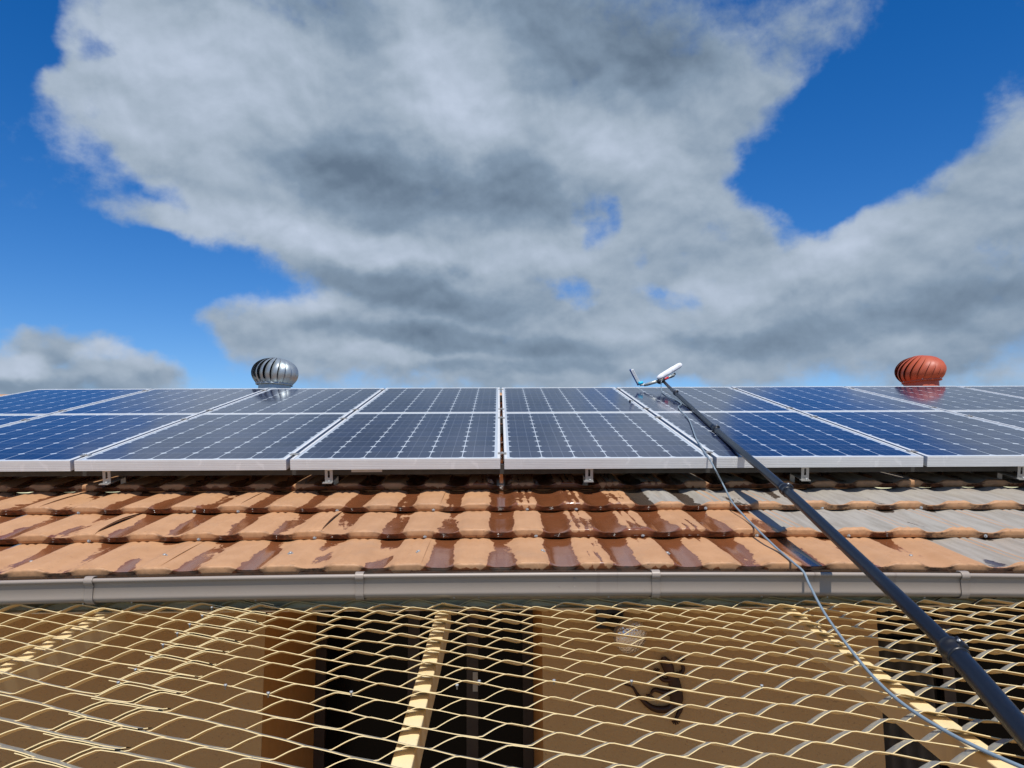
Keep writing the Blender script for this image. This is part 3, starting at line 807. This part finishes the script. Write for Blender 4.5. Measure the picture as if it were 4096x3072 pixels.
sheet('cream expanded metal mesh sheet nearest the camera, right part', -.955, 3.0, .75, 1.925, (.004, .008, -.006))
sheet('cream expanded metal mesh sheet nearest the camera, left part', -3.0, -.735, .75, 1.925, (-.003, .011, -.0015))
# bolts and wire ties holding the sheets together
MSH = [o_ for o_ in bpy.data.objects if o_.name.startswith('mesh_sheet')]
for i_, (bx, by) in enumerate([(847,2431),(809,2464),(759,2499),(709,2535),(652,2581),(606,2631),(542,2681),(473,2733),(902,2744),(1828,2744),(1917,2728),(2216,2725),(2526,2728),(3047,2746),(1073,2776),(1405,2772)]):
    z_ = .673*F/(by-1600); p_ = P(bx, by+3, z_); m_ = MB()
    m_.tube([p_-nM*.006, p_+nM*.002, p_+nM*.0021, p_+nM*.006], [.0018, .0018, .0042, .0036], 8)
    m_.build('bolt', M_STEEL, MSH[1 if i_ < 9 else 0])
# beams
for k, (X, lab) in enumerate(((-1.300, 'cream steel canopy beam at far left under the mesh'), (-.190, 'cream steel canopy beam below the centre of the gutter'), (.957, 'cream steel canopy beam on the right, under the black pole'), (2.07, 'cream steel canopy beam beyond the right edge'), (-2.42, 'cream steel canopy beam beyond the left edge'))):
    if k > 2: continue
    w = .021; b = MB()
    p0 = mpt(X-w, .5, -.024); L = dM*2.29
    b.box(p0, Vector((2*w, 0, 0)), L, -nM*.075)
    o = b.build('canopy_beam', M_BEAM, None, .003); tag(o, lab, 'beam', 'canopy beams')
# weld lugs along the right-hand beam side are part of the mesh frame; wall-side angle iron
ai = MB()
ya = gyy+.112; zt = P(2000, 2441, 2.69).z+.026
ai.abox(-4, 4, ya+.004, ya+.008, zt-.022, zt)
ai.abox(-4, 4, P(2000, 2441, 2.69).y, ya+.0035, zt-.026, zt-.0222)
pA = mpt(-4, 2.775, .003)
ai.box(pA, Vector((8, 0, 0)), dM*.004, -nM*.006)
o = ai.build('angle_iron', M_BEAM); tag(o, 'cream angle iron along the fascia carrying the mesh', 'angle iron')

# ------------------------------------------------------------------ flood lamp on the wall
lp = P(2540, 2560, WZ-.11)
lamp = empty('flood_lamp', (P(2440, 2470, WZ).x, YW, P(2440, 2470, WZ).z), 'round glass flood lamp hanging on the ochre wall under the eave', 'lamp')
bk_ = P(2440, 2480, WZ); 
m_ = MB(); m_.abox(bk_.x-.055, bk_.x+.05, YW-.03, YW-.001, bk_.z-.03, bk_.z+.05); m_.build('bracket', M_BLK2, lamp, .006)
m_ = MB(); m_.tube([Vector((bk_.x, YW-.03, bk_.z)), P(2480, 2500, WZ-.05), P(2500, 2520, WZ-.07)], [.030, .034, .036], 14); m_.build('socket', M_BLK2, lamp)
ax = (P(2560, 2580, WZ-.19)-P(2478, 2508, WZ-.05)).normalized(); pb = P(2488, 2515, WZ-.065)
Q = ax.to_track_quat('Z', 'Y').to_matrix().to_4x4(); Mb = Matrix.Translation(pb) @ Q
m_ = MB(); m_.lathe([(.030, 0), (.040, .012), (.054, .03), (.062, .052), (.064, .062)], 36, Mb); m_.build('reflector', M_LAMP, lamp)
m_ = MB(); m_.lathe([(.0645, .060), (.066, .064), (.0655, .070), (.058, .082), (.044, .090), (.024, .095), (.0005, .0965)], 36, Mb); m_.build('lens', M_LGL, lamp)

# ------------------------------------------------------------------ gecko ornament on the wall
gk = MB()
def gz(x, y): p = P(x, y, WZ); return Vector((p.x, YW-.012, p.z))
def gstrip(pts, w):
    pts = catmull([gz(*p) for p in pts], 6); k = len(pts); ws = []
    for i in range(k):
        t = i/(k-1)*(len(w)-1); a = int(min(t, len(w)-2)); ws.append((w[a]*(1-(t-a))+w[a+1]*(t-a))*WZ/F)
    rows = []
    ws = [q*1.15 for q in ws]
    for i, p in enumerate(pts):
        d = (pts[min(i+1, k-1)]-pts[max(i-1, 0)]).normalized(); a = Vector((d.z, 0, -d.x))
        rows.append([p+a*ws[i]*cos(q)*1.0+Vector((0, -.009, 0))*sin(q)*1.0*min(1, ws[i]/.01+.3) for q in [pi*j/8-.0 for j in range(9)]])
    gk.grid(rows, True)
gstrip([(2650, 2622), (2655, 2640), (2668, 2665), (2676, 2690), (2690, 2720), (2696, 2760), (2698, 2790), (2690, 2820)], [6, 17, 20, 15, 20, 23, 23, 16])   # head and trunk
gstrip([(2690, 2800), (2670, 2822), (2625, 2826), (2585, 2810), (2545, 2770), (2525, 2740), (2490, 2728)], [17, 13, 12, 9, 6, 4, 3])       # tail
gstrip([(2685, 2692), (2712, 2690), (2728, 2672), (2722, 2650)], [8, 8, 7, 5]); gstrip([(2682, 2712), (2648, 2712), (2630, 2692), (2622, 2680)], [8, 8, 6, 4])
gstrip([(2690, 2765), (2650, 2760), (2612, 2750), (2596, 2765)], [10, 9, 7, 4]); gstrip([(2695, 2800), (2712, 2820), (2702, 2845), (2690, 2868)], [12, 9, 7, 5])
for cx, cy, a0 in ((2720, 2640, 90), (2620, 2682, 100), (2594, 2768, 250), (2692, 2866, 270)):
    for k in range(-2, 3):
        a = R(a0+k*32); gstrip([(cx, cy), (cx+9*cos(a), cy-9*sin(a)), (cx+17*cos(a), cy-17*sin(a))], [3, 2, 3.2])
o = gk.build('gecko_ornament', M_GECK); tag(o, 'dark bronze gecko ornament hanging on the ochre wall', 'wall ornament')

# ------------------------------------------------------------------ water-fed pole, washer head and hose
PP = [(2656, 1528, 6.92), (2692, 1563, 6.45), (2760, 1625, 5.68), (2890, 1742, 4.42), (2972, 1812, 3.83), (3145, 1962, 3.12), (3426, 2228, 2.42), (3600, 2395, 2.12), (3815, 2608, 1.86), (4056, 2885, 1.60), (4250, 3115, 1.43), (4420, 3330, 1.30)]
pw = [P(*p) for p in PP]
cv = catmull(pw, 10)
pole = empty('extension_pole', tuple(pw[-1]), 'long black telescopic pole leaning over the roof and solar panels', 'pole')
def seg(a, b, r, name='pole_section', mat_=M_BLACK):
    m_ = MB(); m_.tube(cv[a:b+1], r, 20); return m_.build(name, mat_, pole)
cuts = [(0, 12, .0125), (12, 28, .0150), (28, 50, .0170), (50, 80, .0192), (80, 110, .0228)]
for a, b, r in cuts: seg(a, b, r)
for i, r in ((12, .0150), (28, .0170), (50, .0192), (80, .0228)):
    d = (cv[i+1]-cv[i-1]).normalized(); p = cv[i]; L = .055
    m_ = MB(); m_.tube([p-d*L*.5, p-d*L*.45, p-d*L*.15, p-d*L*.1, p+d*L*.35, p+d*L*.42, p+d*L*.5], [r+.0005, r+.004, r+.0042, r+.0022, r+.0022, r+.0036, r+.0005], 22)
    c_ = m_.build('collar', M_BLK2, pole)
    upv = Vector((.55, 0, .83)); upv = (upv - d*upv.dot(d)).normalized(); sd = d.cross(upv)
    m_ = MB(); m_.box(p-d*.020-sd*.008+upv*(r*.8), d*.040, sd*.016, upv*(.014)); m_.build('clamp_lever', M_BLK2, c_, .002)
    m_ = MB(); m_.tube([p+upv*(r+.006)-sd*.012, p+upv*(r+.006)+sd*.012], .0035, 8); m_.build('bolt', M_STEEL, c_)

# window washer head: fleece T-bar, squeegee arm
head = empty('window_washer', tuple(P(2648, 1524, 6.93)), 'white fleece window washer with blue squeegee on the tip of the black pole', 'cleaning tool')
m_ = MB()
a, b = P(2634, 1512, 6.9), P(2722, 1459, 7.02); d = (b-a).normalized(); sd = d.cross(ray(2670, 1500)).normalized(); dp = d.cross(sd).normalized()
rows = []
for k in range(23):
    q = k/22; rr = (1-abs(2*q-1)**7)**.5 if 0 < q < 1 else .05; rr = max(.25, rr)
    row = []
    for j in range(20):
        t = 2*pi*j/20; cx_ = abs(cos(t))**.7*(1 if cos(t) > 0 else -1)*.024; cy_ = abs(sin(t))**.7*(1 if sin(t) > 0 else -1)*.028
        jt = 1+random.uniform(-.05, .05)
        row.append(a+(b-a)*(q*1.10-.05) + (sd*cx_+dp*cy_)*rr*jt)
    rows.append(row)
m_.grid(rows, True, True); i0 = len(m_.v)-20; m_.f.append(tuple(range(i0, i0+20))); m_.sm.append(True); m_.f.append(tuple(range(0, 20))[::-1]); m_.sm.append(True)
m_.build('fleece_sleeve', M_FLEECE, head)
m_ = MB(); m_.tube([P(2640, 1528, 6.9), P(2700, 1495, 6.98)], .010, 10); m_.build('backing_bar', M_BLK2, head)
m_ = MB(); m_.tube([P(2628, 1526, 6.9), P(2636, 1527, 6.9), P(2652, 1520, 6.9), P(2658, 1515, 6.9)], [.014, .022, .022, .014], 14); m_.build('joint', M_BLK2, head)
m_ = MB(); m_.tube([P(2657, 1518, 6.9), P(2672, 1511, 6.92)], [.009, .011], 12); m_.build('red_knob', M_RED, head)
m_ = MB(); m_.tube([P(2672, 1511, 6.92), P(2684, 1504, 6.95), P(2696, 1499, 6.96)], [.008, .010, .012], 12); m_.build('handle', M_GREYT, head)
m_ = MB(); m_.tube([P(2672, 1514, 6.92), P(2686, 1509, 6.95), P(2697, 1503, 6.96)], [.004, .006, .007], 8); m_.build('trigger', M_BLK2, head)
m_ = MB(); m_.tube([P(2627, 1526, 6.9), P(2590, 1537, 6.95), P(2577, 1541, 6.97)], [.014, .014, .010], 12); m_.build('angle_arm', M_GREYT, head)
m_ = MB(); m_.tube([P(2580, 1537, 6.97), P(2560, 1542, 6.98)], .007, 10); m_.build('swivel', M_WHITEP, head)
a, b = P(2560, 1537, 6.98), P(2529, 1478, 6.96); d = (b-a).normalized(); sd = d.cross(ray(2540, 1510)).normalized(); dp = d.cross(sd).normalized()
m_ = MB(); m_.box(a-sd*.010-dp*.012, sd*.028, dp*.026, b-a); sq = m_.build('squeegee_channel', M_WHITEP, head, .002)
a2 = a - sd*0
for sg in (1,):
    s0 = -1 if (P(2550, 1537, 6.98)-a).dot(sd) < 0 else 1
    m_ = MB(); m_.box(a+sd*s0*.0105-dp*.014, sd*s0*.014, dp*.028, (b-a)*1.06); m_.build('rubber_blade', M_BLUEP, head, .003)
m_ = MB(); m_.tube([P(2554, 1535, 6.95), P(2572, 1530, 6.95)], [.016, .012], 12); m_.build('pivot', M_CYAN, head)

# small clip lying at the panel edge
q0 = rp((2520-2000)*(.7266*F/(1606-1219))/F, .7266*F/(1606-1219), .7266-.0015)
cl = empty('edge_clip', tuple(q0), 'small dark clip on the edge of the rear solar panel left of the washer', 'clip')
m_ = MB(); m_.tube([q0, q0+Vector((.012, 0, .004))], .007, 10); m_.build('clip_body', M_BLK2, cl)
m_ = MB(); m_.tube([q0+Vector((.018, 0, .006)), q0+Vector((.035, 0, .003))], .004, 8); m_.build('clip_pin', M_GREYT, cl)

def onp(x, y, lift=.006): z = (.7266-lift)*F/(y-1219); return P(x, y, z)
def ont(x, y, lift=.04): z = (.905-lift)*F/(y-1219); return P(x, y, z)
hp = [P(2652, 1520, 6.9), P(2645, 1527, 6.86), P(2645, 1553, 6.84), onp(2652, 1572, .004), onp(2675, 1588), onp(2704, 1600), onp(2722, 1612), onp(2724, 1620), onp(2714, 1626), onp(2722, 1642), onp(2752, 1672), onp(2768, 1708), onp(2784, 1752), onp(2812, 1798),
      onp(2832, 1828, .004), P(2846, 1850, 3.815), P(2862, 1880, 3.76), ont(2896, 1945, .06), ont(2930, 2010, .045), ont(2975, 2062, .036), ont(3020, 2108, .045), ont(3062, 2150, .045), ont(3115, 2200, .036), ont(3175, 2252, .040), P(3213, 2286, 2.665), P(3236, 2335, 2.60), P(3282, 2425, 2.45), P(3330, 2500, 2.32), P(3392, 2585, 2.15), P(3470, 2682, 1.985), P(3570, 2782, 1.825), P(3700, 2876, 1.695), P(3880, 2976, 1.565), P(4110, 3078, 1.45), P(4400, 3190, 1.34)]
m_ = MB(); m_.tube(catmull(hp, 6), .0039, 10)
o = m_.build('water_hose', M_HOSE); tag(o, 'thin pale blue water hose running down the roof below the black pole', 'hose')

S.render.engine = 'CYCLES'
